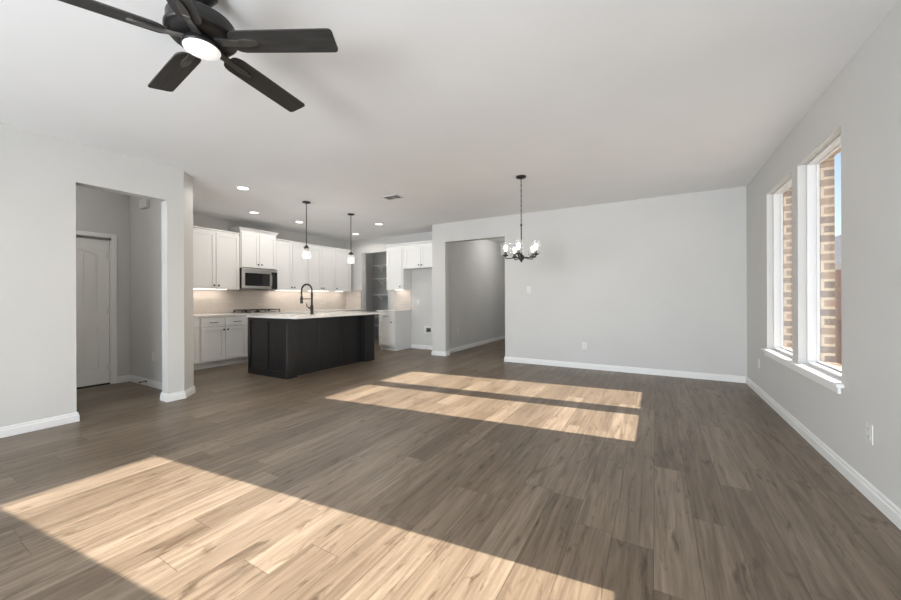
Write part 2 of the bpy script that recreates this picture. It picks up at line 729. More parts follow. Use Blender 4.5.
# arched head rail
ya, yb2 = DY0 + st, DY1 - st
N = 20
arch = []
for k in range(N + 1):
    u = k / N
    y_ = ya + (yb2 - ya) * u
    z_ = 1.80 + .085 * (1 - (2 * u - 1) ** 2)
    arch.append((y_, z_))
v = []
for y_, z_ in arch:
    v += [(F - .014, y_, z_), (F, y_, z_), (F, y_, DZ), (F - .014, y_, DZ)]
f = []
for k in range(N):
    for j in range(4):
        f.append((k * 4 + j, k * 4 + (j + 1) % 4, (k + 1) * 4 + (j + 1) % 4, (k + 1) * 4 + j))
mb.add(v, f)
# raised plank fields inside both panels
m_ = .022
pw = (yb2 - ya - 2 * m_) / 4
for k in range(4):
    y0 = ya + m_ + k * pw + .003
    y1 = ya + m_ + (k + 1) * pw - .003
    mb.box(F - .014, F - .005, y0, y1, .235 + m_, .81 - m_, .002)
    u = ((y0 + y1) / 2 - ya) / (yb2 - ya)
    mb.box(F - .014, F - .005, y0, y1, 1.03 + m_, 1.80 + .085 * (1 - (2 * u - 1) ** 2) - m_ - .006, .002)
door = struct(mb.build('door_1', 'trim'))
for z in (.25, 1.03, 1.82):
    mb = MB()
    mb.box(F, F + .004, DY1 - .028, DY1 - .002, z - .045, z + .045)
    mb.tube([(F + .007, DY1 + .003, z - .047), (F + .007, DY1 + .003, z + .047)], .006, 8)
    mb.build('door_hinge', 'plastic', door)
mb = MB()
mb.lathe([(.026, 0), (.026, .006), (.011, .010), (.011, .035), (.024, .045), (.027, .058), (.018, .068), (0, .070)], 20,
         Matrix.Translation((F, DY0 + .06, .95)) @ Matrix.Rotation(PI / 2, 4, 'Y'))
mb.build('door_knob', 'black', door)
mb = MB()
cw = .058
for y0, y1 in ((DY0 - .018 - cw, DY0 - .018), (DY1 + .016, DY1 + .016 + cw)):
    mb.box(HX + .0005, HX + .018, y0, y1, .001, DZ + .03 + cw, .004)
mb.box(HX + .0005, HX + .018, DY0 - .018, DY1 + .016, DZ + .03, DZ + .03 + cw, .004)
# jamb lining
mb.box(HX - .11, HX, DY1 + .004, DY1 + .0195, .001, DZ + .012)
mb.box(HX - .11, HX, DY0 - .0195, DY0 - .004, .001, DZ + .012)
mb.box(HX - .11, HX, DY0 - .0195, DY1 + .0195, DZ + .004, DZ + .0175)
struct(mb.build('trim_2', 'trim'))
struct(MB().box(HX - .115, HX - .005, DY0 - .003, DY1 + .003, .0005, .018).build('door_gap_shade', 'gapdark'))  # dark strip standing in for the shade in the gap under the door

# ---- outside
struct(MB().box(1.345, 60, -30, 90, -.5, -.4).build('ground', 'grass'))


# ================================================================ kitchen
def knob(mb, x, z, y=0.):
    mb.lathe([(.007, 0), (.007, .012), (.015, .016), (.016, .024), (.011, .029), (0, .030)], 14,
             Matrix.Translation((x, y, z)) @ Matrix.Rotation(PI / 2, 4, 'X'))
    return mb


def shaker(x0, x1, z0, z1, y=0., rail=.060, th=.021, rec=.011):
    g = .0026
    x0 += g; x1 -= g; z0 += g; z1 -= g
    mb = MB()
    mb.box(x0 + rail - .002, x1 - rail + .002, y - th + rec, y - .001, z0 + rail - .002, z1 - rail + .002)
    mb.box(x0, x0 + rail, y - th, y - .001, z0, z1, .0018)
    mb.box(x1 - rail, x1, y - th, y - .001, z0, z1, .0018)
    mb.box(x0 + rail, x1 - rail, y - th, y - .001, z0, z0 + rail, .0018)
    mb.box(x0 + rail, x1 - rail, y - th, y - .001, z1 - rail, z1, .0018)
    return mb


def crown(w, d, z, h=.062, out=.045, left=True, right=True, y0=0.):
    """crown moulding round the front and the two sides"""
    def ring(o, zz):
        xl = -o if left else 0
        xr = w + (o if right else 0)
        return [(xl, d, zz), (xl, y0 - o, zz), (xr, y0 - o, zz), (xr, d, zz)]
    rings = [ring(.002, z), ring(.010, z + .002), ring(.012, z + h * .25), ring(.022, z + h * .5), ring(out * .85, z + h * .78), ring(out, z + h * .82), ring(out, z + h)]
    v = [p for r_ in rings for p in r_]
    f = []
    for i in range(len(rings) - 1):
        for k in range(3):
            f.append((i * 4 + k, i * 4 + k + 1, (i + 1) * 4 + k + 1, (i + 1) * 4 + k))
        f.append((i * 4 + 3, i * 4, (i + 1) * 4, (i + 1) * 4 + 3))
    f.append((0, 1, 2, 3))
    n = (len(rings) - 1) * 4
    f.append((n + 3, n + 2, n + 1, n))
    return MB().add(v, f)


def upper(label, loc, rz, w, d, h, doors, group=None, crown_args=None, cap=True, extra_h=0, name='wall_cabinet'):
    """local frame: x to the right, y into the wall, front of the box at y=0; doors = [(x0, x1, knob_x or None)]"""
    t = thing(name, label, 'cabinet', loc, rz, group)
    g = .0008
    mb = MB()
    p = .018
    mb.box(g, p, 0, d - g, 0, h)
    mb.box(w - p, w - g, 0, d - g, 0, h)
    mb.box(p, w - p, 0, d - g, .012, .03)
    mb.box(p, w - p, 0, d - g, h - p, h)
    mb.box(p, w - p, d - .01, d - g, .03, h - p)
    mb.box(p, w - p, 0.0, p, .03, h - p)
    mb.build('cabinet_body', 'cab', t)
    for x0, x1, kx in doors:
        dr = shaker(x0, x1, .006, h - .03 - extra_h).build('door', 'cab', t)
        if kx is not None:
            knob(MB(), kx, .075, -.019).build('knob', 'black', dr)
    if crown_args:
        crown(w - 2 * g, d - .001, h + .0005, **crown_args).build('crown_moulding', 'cab', t)
    elif cap:
        MB().box(g, w - g, -.028, d - g, h + .0005, h + .022, .003).build('top_trim', 'cab', t)
    return t


RZ = PI / 2
XU = XK + .33
UB, UH = 1.368, 1.067
upper('white two-door wall cabinet left of the microwave, nearest the white column', (XU, 3.105, UB), RZ, .878, .328, UH,
      [(.004, .447, .41), (.450, .874, .486)])
upper('white wall cabinet mostly hidden behind the white column', (XU, 2.46, UB), RZ, .643, .328, UH, [(.004, .32, .29), (.323, .639, .36)])
upper('taller white crowned cabinet directly above the microwave', (XK + .36, 3.985, 1.80), RZ, .750, .358, .715,
      [(.014, .374, .34), (.377, .736, .413)], crown_args=dict(h=.058, out=.045))
upper('white two-door wall cabinet directly right of the microwave', (XU, 4.737, UB), RZ, .80, .328, UH,
      [(.004, .397, .365), (.400, .796, .435)])
upper('white two-door wall cabinet between the one beside the microwave and the single-door end one', (XU, 5.540, UB), RZ, .80, .328, UH,
      [(.004, .398, .365), (.401, .796, .435)])
upper('narrow single-door white wall cabinet at the far end of the long kitchen wall', (XU, 6.342, UB), RZ, .56, .328, UH,
      [(.004, .455, .04)])

# microwave
t = thing('microwave', 'stainless over-the-range microwave with dark glass window under the tall cabinet', 'microwave', (XK + .40, 3.985, 1.395), RZ)
w, h, d = .735, .398, .395
MB().box(0, w, .004, d, 0, h, .003).build('case', 'black', t)
mb = MB()
mb.box(0, w, -.022, .003, h - .052, h, .003)
mb.build('vent_grille', 'steel', t)
mb = MB()
mb.box(0, .055, -.022, .003, .0, h - .055, .003)
mb.box(.565, .60, -.022, .003, .0, h - .055, .003)
mb.box(.055, .565, -.022, .003, h - .095, h - .055, .003)
mb.box(.055, .565, -.022, .003, .0, .055, .003)
dr = mb.build('door', 'steel', t)
MB().box(.055, .565, -.018, .003, .055, h - .095).build('door_window', 'darkglass', dr)
mb = MB()
mb.tube([(.578, -.022, .05), (.578, -.060, .07), (.578, -.064, .17), (.578, -.060, h - .125), (.578, -.022, h - .105)], .011, 10)
mb.build('handle', 'steel', dr)
MB().box(.602, w, -.020, .003, 0, h - .055, .003).build('control_panel', 'darkglass', t)

# base cabinets
BHT = .885


def base(label, loc, rz, w, d, units, group=None, side_right=True):
    """units = [(x0, x1, 'dd'|'fd', knob side)]"""
    t = thing('base_cabinet', label, 'cabinet', loc, rz, group)
    g = .0008
    mb = MB()
    p = .018
    mb.box(g, p, 0, d - g, .102, BHT)
    mb.box(w - p, w - g, 0, d - g, .102, BHT)
    mb.box(p, w - p, .0, d - g, .102, .12)
    mb.box(p, w - p, d - .01, d - g, .12, BHT)
    mb.box(p, w - p, 0, .018, .12, BHT)
    mb.build('cabinet_body', 'cab', t)
    MB().box(g, w - g, .062, .078, .001, .1015).build('toe_kick', 'cab', t)
    MB().box(w - .02, w - g, .0785, d - .001, .001, .1015).build('side_foot', 'cab', t)
    for x0, x1, kx in units:
        fr = MB()
        fr.box(x0 + .002, x1 - .002, -.019, -.001, .715, BHT - .022, .002)
        dw = fr.build('drawer_front', 'cab', t)
        xm = (x0 + x1) / 2
        mb = MB()
        zz = (.715 + BHT - .022) / 2
        hw = min(.068, (x1 - x0) * .3)
        mb.tube([(xm - hw, -.045, zz), (xm + hw, -.045, zz)], .0055, 8)
        mb.tube([(xm - hw * .8, -.019, zz), (xm - hw * .8, -.045, zz)], .0045, 8)
        mb.tube([(xm + hw * .8, -.019, zz), (xm + hw * .8, -.045, zz)], .0045, 8)
        mb.build('drawer_pull', 'black', dw)
        dr = shaker(x0, x1, .125, .705).build('door', 'cab', t)
        knob(MB(), kx, .655, -.019).build('knob', 'black', dr)
    return t


XF = XK + .59
base('white base cabinet with two drawers and two doors, left of the black island', (XF, 3.165, 0), RZ, .816, .585,
     [(.01, .406, .375), (.41, .806, .442)])
base('white base cabinet mostly hidden behind the white column', (XF, 2.46, 0), RZ, .703, .585, [(.01, .35, .315), (.354, .69, .39)])
base('white base cabinet under the gas cooktop behind the island', (XF, 3.983, 0), RZ, .80, .585, [(.01, .398, .365), (.402, .79, .435)])
base('white base cabinet right of the cooktop, hidden by the island', (XF, 4.785, 0), RZ, 1.06, .585, [(.01, .528, .49), (.532, 1.05, .57)])
base('white base cabinet at the far end of the long kitchen wall', (XF, 5.847, 0), RZ, 1.18, .585, [(.01, .563, .52), (.567, 1.12, .61)])

# long worktop
mb = MB()
mb.box(XK + .001, XF + .035, 2.445, YK - .001, BHT + .001, BHT + .034, .004)
tag(mb.build('worktop', 'quartz', origin=(XK, 4.5, BHT)), 'long pale quartz worktop along the kitchen side wall under the tiles', 'worktop')

# backsplash
zs = BHT + .035
mb = MB()
mb.box(XK + .001, XK + .010, 2.445, YK - .001, zs, UB - .002)
mb.box(XK + .010, -6.70, YK - .010, YK - .001, zs, UB + .02)
bs = mb.build('backsplash', 'tile', origin=(XK, 4.5, zs))
tag(bs, 'cream tile backsplash along the long kitchen wall behind the cooktop', 'backsplash')
mb = MB()
mb.box(-6.70, -6.69, YK - .013, YK - .001, zs, UB + .032)
mb.box(-6.93, -6.70, YK - .013, YK - .001, UB + .0205, UB + .032)
o = mb.build('edge_trim', 'tiletrim')
o.parent = bs
o.location = (-XK, -4.5, -zs)
o['label'] = 'brown metal tile edge trim'

# cooktop
t = thing('cooktop', 'black gas cooktop with cast iron grates and steel knobs on the long worktop', 'cooktop', (XK + .335, 4.365, BHT + .035), RZ)
MB().box(-.375, .375, -.255, .255, 0, .010, .003).build('cooktop_plate', 'steel', t)
gm = MB()
for cx in (-.24, 0, .24):
    x0, x1 = cx - .112, cx + .112
    y0, y1 = (-.16, .235)
    for yy in (y0, y1):
        gm.box(x0, x1, yy - .007, yy + .007, .048, .066)
    for xx in (x0, x1):
        gm.box(xx - .007, xx + .007, y0, y1, .048, .066)
    for xx in (cx - .05, cx + .05):
        gm.box(xx - .005, xx + .005, y0, y1, .050, .066)
    for yy in (y0 + .1, (y0 + y1) / 2, y1 - .1):
        gm.box(x0, x1, yy - .005, yy + .005, .050, .066)
    for xx in (x0, x1):
        for yy in (y0, y1):
            gm.box(xx - .008, xx + .008, yy - .008, yy + .008, .010, .048)
gm.build('grate', 'black', t)
for cx, cy, r_ in ((-.24, -.06, .038), (-.24, .14, .03), (0, .04, .055), (.24, -.06, .038), (.24, .14, .03)):
    MB().lathe([(r_ * 1.3, .010), (r_ * 1.3, .016), (r_, .018), (r_, .027), (r_ * .8, .030), (0, .030)], 20, Matrix.Translation((cx, cy, 0))).build('burner', 'black', t)
for k in range(5):
    MB().lathe([(.018, .010), (.018, .028), (.015, .034), (0, .034)], 16, Matrix.Translation((-.02 + k * .058, -.21, 0))).build('control_knob', 'steel', t)

# under-cabinet strip lights
def strip(label, loc, rz, ln, power):
    o = MB().box(-ln / 2, ln / 2, -.012, .012, -.008, 0).build('strip_light', 'strip')
    o.location = loc
    o.rotation_euler = (0, 0, rz)
    tag(o, label, 'light', 'under-cabinet lights')
    d = bpy.data.lights.new('strip_lamp', 'AREA')
    d.shape = 'RECTANGLE'
    d.size, d.size_y = ln, .02
    d.energy = power
    d.color = (1, .88, .76)
    q = bpy.data.objects.new('strip_lamp', d)
    COL.objects.link(q)
    q.parent = o
    q.location = (0, 0, -.0095)
    return o


for yy, ln, lb in ((3.5, .7, 'slim strip light under the wall cabinet left of the microwave'),
                   (5.15, .7, 'slim strip light under the wall cabinet directly right of the microwave'),
                   (5.96, .7, 'slim strip light under the middle wall cabinet of the long wall'),
                   (6.6, .4, 'slim strip light under the single-door end wall cabinet')):
    strip(lb, (XK + .12, yy, UB + .011), RZ, ln, 1.1 * ln)

# right-hand group against the kitchen end wall
YF = 6.405
base('small white base cabinet with one drawer and one door beside the fridge nook', (-5.565, YF, 0), 0, .47, YK - YF - .001,
     [(.03, .44, .40)])
tag(MB().box(-5.60, -5.075, YF - .035, YK - .001, BHT + .001, BHT + .034, .004).build('worktop', 'quartz', origin=(-5.3, 6.8, BHT)),
    'short pale worktop on the small cabinet beside the fridge nook', 'worktop')
upper('tall single-door white wall cabinet between pantry opening and fridge nook', (-5.575, YK - .33, 1.39), 0, .50, .328, 1.015,
      [(.03, .47, .425)], crown_args=dict(h=.062, out=.045, right=False))
upper('short two-door white cabinet above the fridge nook', (-5.073, YK - .33, 1.868), 0, .996, .328, .537,
      [(.04, .490, .450), (.493, .96, .53)], crown_args=dict(h=.062, out=.045, left=False, right=False))
mb = MB()
mb.box(-5.585, -5.085, YK - .010, YK - .001, zs, 1.398)
tag(mb.build('backsplash', 'tile', origin=(-5.3, YK, zs)), 'small cream tile backsplash above the cabinet beside the fridge nook', 'backsplash')
strip('slim strip light under the tall single-door cabinet by the fridge nook', (-5.33, YK - .12, 1.401), 0, .3, .4)


# plates on the walls
def outlet(label, loc, rz, kind='outlet', w=.072, h=.116):
    """local frame: faces -y"""
    t = thing(kind, label, 'socket' if kind == 'outlet' else 'switch', loc, rz)
    MB().box(-w / 2, w / 2, -.006, -.0008, -h / 2, h / 2, .002).build('cover_plate', 'plastic', t)
    if kind == 'outlet':
        for dz in (-.024, .024):
            q = MB().box(-.017, .017, -.0085, -.0061, dz - .014, dz + .014, .001).build('receptacle', 'vinyl', t)
            mb = MB()
            for dx in (-.006, .006):
                mb.box(dx - .0012, dx + .0012, -.0091, -.0086, dz - .002, dz + .007)
            mb.build('slot', 'gapdark', q)
    else:
        MB().box(-.016, .016, -.0095, -.0061, -.033, .033, .0015).build('rocker', 'vinyl', t)
    return t


outlet('white light switch on the dining end wall right of the chandelier', (-1.997, YB, 1.347), 0, 'light_switch')
outlet('white outlet low on the dining end wall', (-1.04, YB, .385), 0)
outlet('white outlet on the right wall, nearest the camera', (XR, 3.08, .387), -PI / 2)
outlet('white outlet low on the right wall near the far corner', (XR, 5.71, .38), -PI / 2)
outlet('white outlet on the fridge nook wall beside the small cabinet', (-4.88, YK, 1.093), 0)
outlet('white outlet low on the grey wall inside the side hall', (-5.947, 2.25, .415), 0)
outlet('white outlet low on the wall inside the far hallway', (-3.87, 7.12, .45), PI / 2)

# ice-maker water box in the fridge nook
t = thing('water_supply_box', 'white recessed water supply box low in the fridge nook', 'water box', (-4.595, YK, .452), 0)
mb = MB()
mb.box(-.115, .115, -.012, -.001, .05, .088, .002)
mb.box(-.115, .115, -.012, -.001, -.088, -.05, .002)
mb.box(-.115, -.065, -.012, -.001, -.05, .05, .002)
mb.box(.065, .115, -.012, -.001, -.05, .05, .002)
mb.build('box_frame', 'plastic', t)
MB().box(-.065, .065, -.004, -.001, -.05, .05).build('box_recess', 'steel', t)
mb = MB()
mb.tube([(0, -.005, -.02), (0, -.03, -.02)], .012, 10)
mb.tube([(0, -.024, -.02), (0, -.024, .03)], .007, 8)
mb.box(-.028, .028, -.034, -.028, -.026, -.012, .002)
mb.build('valve', 'gapdark', t)

# door chime and door stop in the side hall
t = thing('door_chime', 'white door chime box high on the side hall wall', 'chime', (-6.14, 2.25, 2.52), 0)
MB().box(-.10, .10, -.05, -.001, -.065, .065, .008).build('chime_cover', 'plastic', t)
mb = MB()
for k in range(5):
    mb.box(-.07, .07, -.052, -.0505, -.045 + k * .02, -.040 + k * .02)
mb.build('grille', 'trim', t)
t = thing('door_stop', 'black spring door stop on the baseboard inside the side hall', 'door stop', (-6.116, 2.233, .063), 0)
MB().lathe([(.013, .001), (.013, .008), (.006, .012)], 14, Matrix.Rotation(PI / 2, 4, 'X')).build('stop_base', 'black', t)
pts = []
for k in range(121):
    a = 2 * PI * k / 10
    pts.append((.0065 * math.cos(a), -.012 - .055 * k / 120, .0065 * math.sin(a)))
MB().tube(pts, .0014, 5).build('spring', 'black', t)
MB().lathe([(.008, .066), (.010, .072), (.010, .084), (.006, .089), (0, .089)], 14, Matrix.Rotation(PI / 2, 4, 'X')).build('rubber_tip', 'black', t)

# pantry shelves
for z, x0, lb in ((2.19, -7.50, 'white pantry shelf, topmost, behind the pantry opening'),
                  (1.79, -7.50, 'white pantry shelf second from the top behind the pantry opening'),
                  (1.30, -7.50, 'white pantry shelf at middle height behind the pantry opening'),
                  (.62, -7.55, 'white pantry shelf second from the floor behind the island'),
                  (.36, -7.55, 'white pantry shelf nearest the floor behind the island')):
    t = thing('pantry_shelf', lb, 'shelf', (x0, 8.7, z), 0, 'pantry shelves')
    MB().box(0, 2.09 if x0 > -7.52 else 2.14, -.36, -.002, -.012, .012, .002).build('shelf_board', 'trim', t)
    mb = MB()
    mb.box(0, 1.99, -.020, -.002, -.05, -.0125)
    mb.build('cleat', 'trim', t)
    for bx in (.12, .95, 1.8):
        mb = MB()
        mb.add([(bx - .008, -.021, -.0125), (bx - .008, -.24, -.0125), (bx - .008, -.24, -.03), (bx - .008, -.04, -.19), (bx - .008, -.021, -.19),
                (bx + .008, -.021, -.0125), (bx + .008, -.24, -.0125), (bx + .008, -.24, -.03), (bx + .008, -.04, -.19), (bx + .008, -.021, -.19)],
               [(0, 1, 2, 3, 4), (9, 8, 7, 6, 5), (0, 5, 6, 1), (1, 6, 7, 2), (2, 7, 8, 3), (3, 8, 9, 4), (4, 9, 5, 0)])
        if z != .62:
            mb.build('bracket', 'trim', t)

# ================================================================ island
IX0, IX1, IXR = -5.715, -4.75, -4.852
IY0, IY1 = 3.42, 5.335
IZ = .90
t = thing('kitchen_island', 'black panelled kitchen island with corner posts and white stone top', 'island', ((IX0 + IX1) / 2, (IY0 + IY1) / 2, 0))
ox, oy = -(IX0 + IX1) / 2, -(IY0 + IY1) / 2


def isl(mb, name, mat):
    mb.v = [(x + ox, y_ + oy, z) for x, y_, z in mb.v]
    return mb.build(name, mat, t)


mb = MB()
mb.box(IX0 + .02, IXR - .02, IY0 + .02, IY1 - .02, .001, .10)
mb.box(IX0 + .02, IXR - .012, IY0 + .02, IY0 + .04, .10, IZ)
mb.box(IX0 + .02, IXR - .012, IY1 - .04, IY1 - .02, .10, IZ)
mb.box(IXR - .03, IXR - .012, IY0 + .04, IY1 - .04, .10, IZ)
mb.box(IX0 + .02, IX0 + .04, IY0 + .04, IY1 - .04, .10, IZ)
isl(mb, 'cabinet_body', 'island')
# seating side: flat back panel in three boards with shadow gaps
n = 3
ya, yb2 = IY0 + .185, IY1 - .245
for k in range(n):
    mb = MB()
    mb.box(IXR - .012, IXR, ya + (yb2 - ya) * k / n + .0035, ya + (yb2 - ya) * (k + 1) / n - .0035, .012, IZ, .002)
    isl(mb, 'back_panel', 'island')
mb = MB()
mb.box(IXR + .0005, IXR + .010, ya, yb2, .001, .032, .003)
isl(mb, 'shoe_moulding', 'island')
# posts
for y0, y1 in ((IY0 + .0195, ya - .0005), (yb2 + .0005, IY1 - .0195)):
    mb = MB()
    mb.box(IXR - .011, IX1, y0, y1, .001, IZ, .003)
    isl(mb, 'corner_post', 'island')
# framed end panels: narrow stiles, two recessed fields
for sgn, yo in ((1, IY0), (-1, IY1)):
    mb = MB()
    a, b = (yo, yo + .019) if sgn > 0 else (yo - .019, yo)
    c_, d_ = (yo + .011, yo + .0195) if sgn > 0 else (yo - .0195, yo - .011)
    mb.box(IX0, IX1, c_, d_, .001, IZ)
    xm = -5.232
    e0, e1 = (yo - .004, yo + .011) if sgn > 0 else (yo - .011, yo + .004)
    for x0, x1, z0, z1 in ((IX0, IX0 + .065, .001, IZ), (xm - .035, xm + .035, .10, IZ - .05), (IX1 - .065, IX1, .001, IZ),
                           (IX0 + .065, IX1 - .065, IZ - .05, IZ), (IX0 + .065, IX1 - .065, .001, .10)):
        mb.box(x0, x1, e0, e1, z0, z1, .0015)
    isl(mb, 'end_panel', 'island')
# kitchen side doors
for k in range(4):
    y0 = IY0 + .02 + (IY1 - IY0 - .04) * k / 4
    y1 = IY0 + .02 + (IY1 - IY0 - .04) * (k + 1) / 4
    mb = shaker(-y1, -y0, .11, IZ - .01)
    mm = Matrix.Translation((IX0 + .02, 0, 0)) @ Matrix.Rotation(-PI / 2, 4, 'Z')
    mb.v = [tuple(mm @ Vector(v)) for v in mb.v]
    isl(mb, 'door', 'island')

# island top with an undermount sink cut-out
TX0, TX1, TY0, TY1 = -5.735, -4.515, 3.40, 5.36
TZ0, TZ1 = IZ + .001, IZ + .033
SX0, SX1, SY0, SY1 = -5.55, -5.13, 3.95, 4.70
mb = MB()
mb.box(TX0, TX1, TY0, SY0, TZ0, TZ1)
mb.box(TX0, TX1, SY1, TY1, TZ0, TZ1)
mb.box(TX0, SX0, SY0, SY1, TZ0, TZ1)
mb.box(SX1, TX1, SY0, SY1, TZ0, TZ1)
tag(mb.build('island_top', 'quartz', origin=(-5.0, 4.4, TZ0)), 'white quartz slab on top of the black island', 'worktop')
mb = MB()
z0 = .70
mb.box(SX0 - .012, SX0 - .001, SY0 - .012, SY1 + .012, z0, TZ0 - .001)
mb.box(SX1 + .001, SX1 + .012, SY0 - .012, SY1 + .012, z0, TZ0 - .001)
mb.box(SX0 - .001, SX1 + .001, SY0 - .012, SY0 - .001, z0, TZ0 - .001)
mb.box(SX0 - .001, SX1 + .001, SY1 + .001, SY1 + .012, z0, TZ0 - .001)
mb.box(SX0 - .012, SX1 + .012, SY0 - .012, SY1 + .012, z0 - .01, z0)
tag(mb.build('sink', 'steel', origin=(-5.34, 4.32, z0)), 'steel undermount sink set into the island top', 'sink')

# faucet, bronze spring pull-down
t = thing('faucet', 'dark bronze spring pull-down faucet standing on the island top', 'faucet', (-5.02, 4.098, TZ1 + .0005), 0)
mb = MB()
mb.lathe([(.030, 0), (.030, .008), (.023, .014), (.021, .05), (.024, .055), (.024, .125), (.020, .135), (.016, .14), (.016, .30), (.018, .305), (.018, .32), (0, .32)], 20)
mb.build('faucet_body', 'bronze', t)
pts = []
D = Vector((-.985, -.17, 0)).normalized()
rad = .098
for k in range(25):
    a = PI * k / 24
    q = D * (rad - rad * math.cos(a))
    pts.append((q.x, q.y, .36 + rad * 1.0 * math.sin(a)))
path = [(0, 0, .31), (0, 0, .34)] + pts + [(D.x * 2 * rad, D.y * 2 * rad, .31), (D.x * 2 * rad, D.y * 2 * rad, .27)]
MB().tube(path, .0085, 8).build('hose', 'bronze', t)
# coil wound round the hose
P = [Vector(p) for p in path]
ls = [0]
for a_, b_ in zip(P, P[1:]):
    ls.append(ls[-1] + (b_ - a_).length)
coil = []
turns = 34
K = turns * 9
side = Vector((-D.y, D.x, 0))
for k in range(K + 1):
    sdist = ls[-1] * k / K
    i = max(j for j in range(len(ls)) if ls[j] <= sdist + 1e-9)
    i = min(i, len(P) - 2)
    u = (sdist - ls[i]) / (ls[i + 1] - ls[i])
    c_ = P[i].lerp(P[i + 1], u)
    tg = (P[i + 1] - P[i]).normalized()
    nn = side.cross(tg)
    a = 2 * PI * k / 9
    coil.append(c_ + (side * math.cos(a) + nn * math.sin(a)) * .0125)
MB().tube(coil, .0028, 5).build('spring', 'bronze', t)
mb = MB()
q = D * 2 * rad
mb.lathe([(.014, .28), (.017, .27), (.019, .22), (.023, .175), (.023, .165), (0, .165)], 16, Matrix.Translation((q.x, q.y, 0)))
mb.build('spray_head', 'bronze', t)
mb = MB()
mb.tube([(0, 0, .235), (q.x, q.y, .235)], .006, 8)
mb.lathe([(.024, .225), (.026, .228), (.026, .244), (.024, .247)], 16, Matrix.Translation((q.x, q.y, 0)))
mb.build('holder_arm', 'bronze', t)
mb = MB()
mb.tube([(0, 0, .09), (-.01, -.045, .095)], .012, 10)
mb.tube([(-.01, -.045, .095), (-.02, -.075, .125), (-.022, -.085, .165)], [.008, .007, .006], 8)
mb.build('lever_handle', 'bronze', t)
t.scale = (1.1, 1.1, 1.1)


# ================================================================ ceiling things
def point(parent, loc, power, rad, col, name='bulb_lamp', spot=None):
    d = bpy.data.lights.new(name, 'SPOT' if spot else 'POINT')
    d.energy = power
    d.shadow_soft_size = rad
    d.color = col
    if spot:
        d.spot_size = spot
        d.spot_blend = .25
    o = bpy.data.objects.new(name, d)
    COL.objects.link(o)
    o.parent = parent
    o.location = loc
    return o


DL = [(-4.98, 2.918, 'recessed downlight nearest the camera, left of the island'),
      (-6.231, 3.846, 'recessed downlight in front of the microwave cabinet'),
      (-6.228, 4.786, 'recessed downlight left of the nearer pendant, over the cabinet aisle'),
      (-6.235, 6.361, 'recessed downlight at the far end of the cabinet aisle'),
      (-4.981, 5.752, 'recessed downlight beyond the island, in front of the fridge nook cabinets')]
proto = None
for x, y_, lb in DL:
    if proto is None:
        t = thing('downlight', lb, 'light', (x, y_, CZ), 0, 'recessed kitchen downlights')
        MB().lathe([(.070, -.0015), (.094, -.0015), (.094, -.004), (.088, -.009), (.070, -.006), (.070, -.0015)], 32, caps=False).build('trim_ring', 'plastic', t)
        MB().lathe([(.069, -.0015), (.069, -.0045), (.04, -.0055), (0, -.006)], 32).build('lens', 'lamp', t)
        point(t, (0, 0, -.03), 13, .06, (1, .96, .90), 'downlight_lamp', spot=R(172))
        proto = t
    else:
        t = copy_tree(proto)
        t.location = (x, y_, CZ)
        t['label'] = lb

# added fill lamp for the hallway, out of view behind the opening's head
t = thing('added_fill_light', 'added round fill light on the far hallway ceiling', 'light', (-2.9, 8.6, CZ), 0)
MB().lathe([(.10, -.0015), (.10, -.02), (.06, -.03), (0, -.034)], 24).build('lens', 'lamp', t)
point(t, (0, 0, -.06), 22, .08, (1, .97, .93))

t = thing('added_fill_light', 'added round fill light on the side hall ceiling behind the left opening', 'light', (-5.9, .9, CZ), 0)  # unseen lamp added to brighten the side hall
MB().lathe([(.10, -.0015), (.10, -.02), (.06, -.03), (0, -.034)], 24).build('lens', 'lamp', t)
point(t, (0, 0, -.06), 14, .08, (1, .97, .93))
t = thing('added_fill_light', 'added round fill light on the pantry ceiling', 'light', (-6.3, 7.9, CZ), 0)  # made-up lamp that lifts the dim pantry, itself out of view
MB().lathe([(.10, -.0015), (.10, -.02), (.06, -.03), (0, -.034)], 24).build('lens', 'lamp', t)
point(t, (0, 0, -.06), 10, .08, (1, .97, .93))

# air vent
t = thing('ceiling_vent', 'white air vent grille in the ceiling beyond the pendants', 'vent', (-3.467, 4.325, CZ), 0)
mb = MB()
a, b = .15, .10
mb.box(-a, a, b - .022, b, -.010, -.001, .002)
mb.box(-a, a, -b, -b + .022, -.010, -.001, .002)
mb.box(-a, -a + .022, -b + .022, b - .022, -.010, -.001, .002)
mb.box(a - .022, a, -b + .022, b - .022, -.010, -.001, .002)
mb.box(-.006, .006, -b + .022, b - .022, -.009, -.001)
mb.build('vent_frame', 'plastic', t)
MB().box(-a + .02, a - .02, -b + .02, b - .02, -.002, -.001).build('duct_shadow_panel', 'gapdark', t)
for k in range(7):
    y0 = -b + .030 + k * .0225
    mb = MB()
    mb.add([(-a + .023, y0, -.009), (a - .023, y0, -.009), (a - .023, y0 + .009, -.0025), (-a + .023, y0 + .009, -.0025),
            (-a + .023, y0 + .0015, -.0095), (a - .023, y0 + .0015, -.0095), (a - .023, y0 + .0105, -.003), (-a + .023, y0 + .0105, -.003)],
           [(0, 1, 2, 3), (7, 6, 5, 4), (0, 4, 5, 1), (1, 5, 6, 2), (2, 6, 7, 3), (3, 7, 4, 0)])
    mb.build('louvre', 'plastic', t)

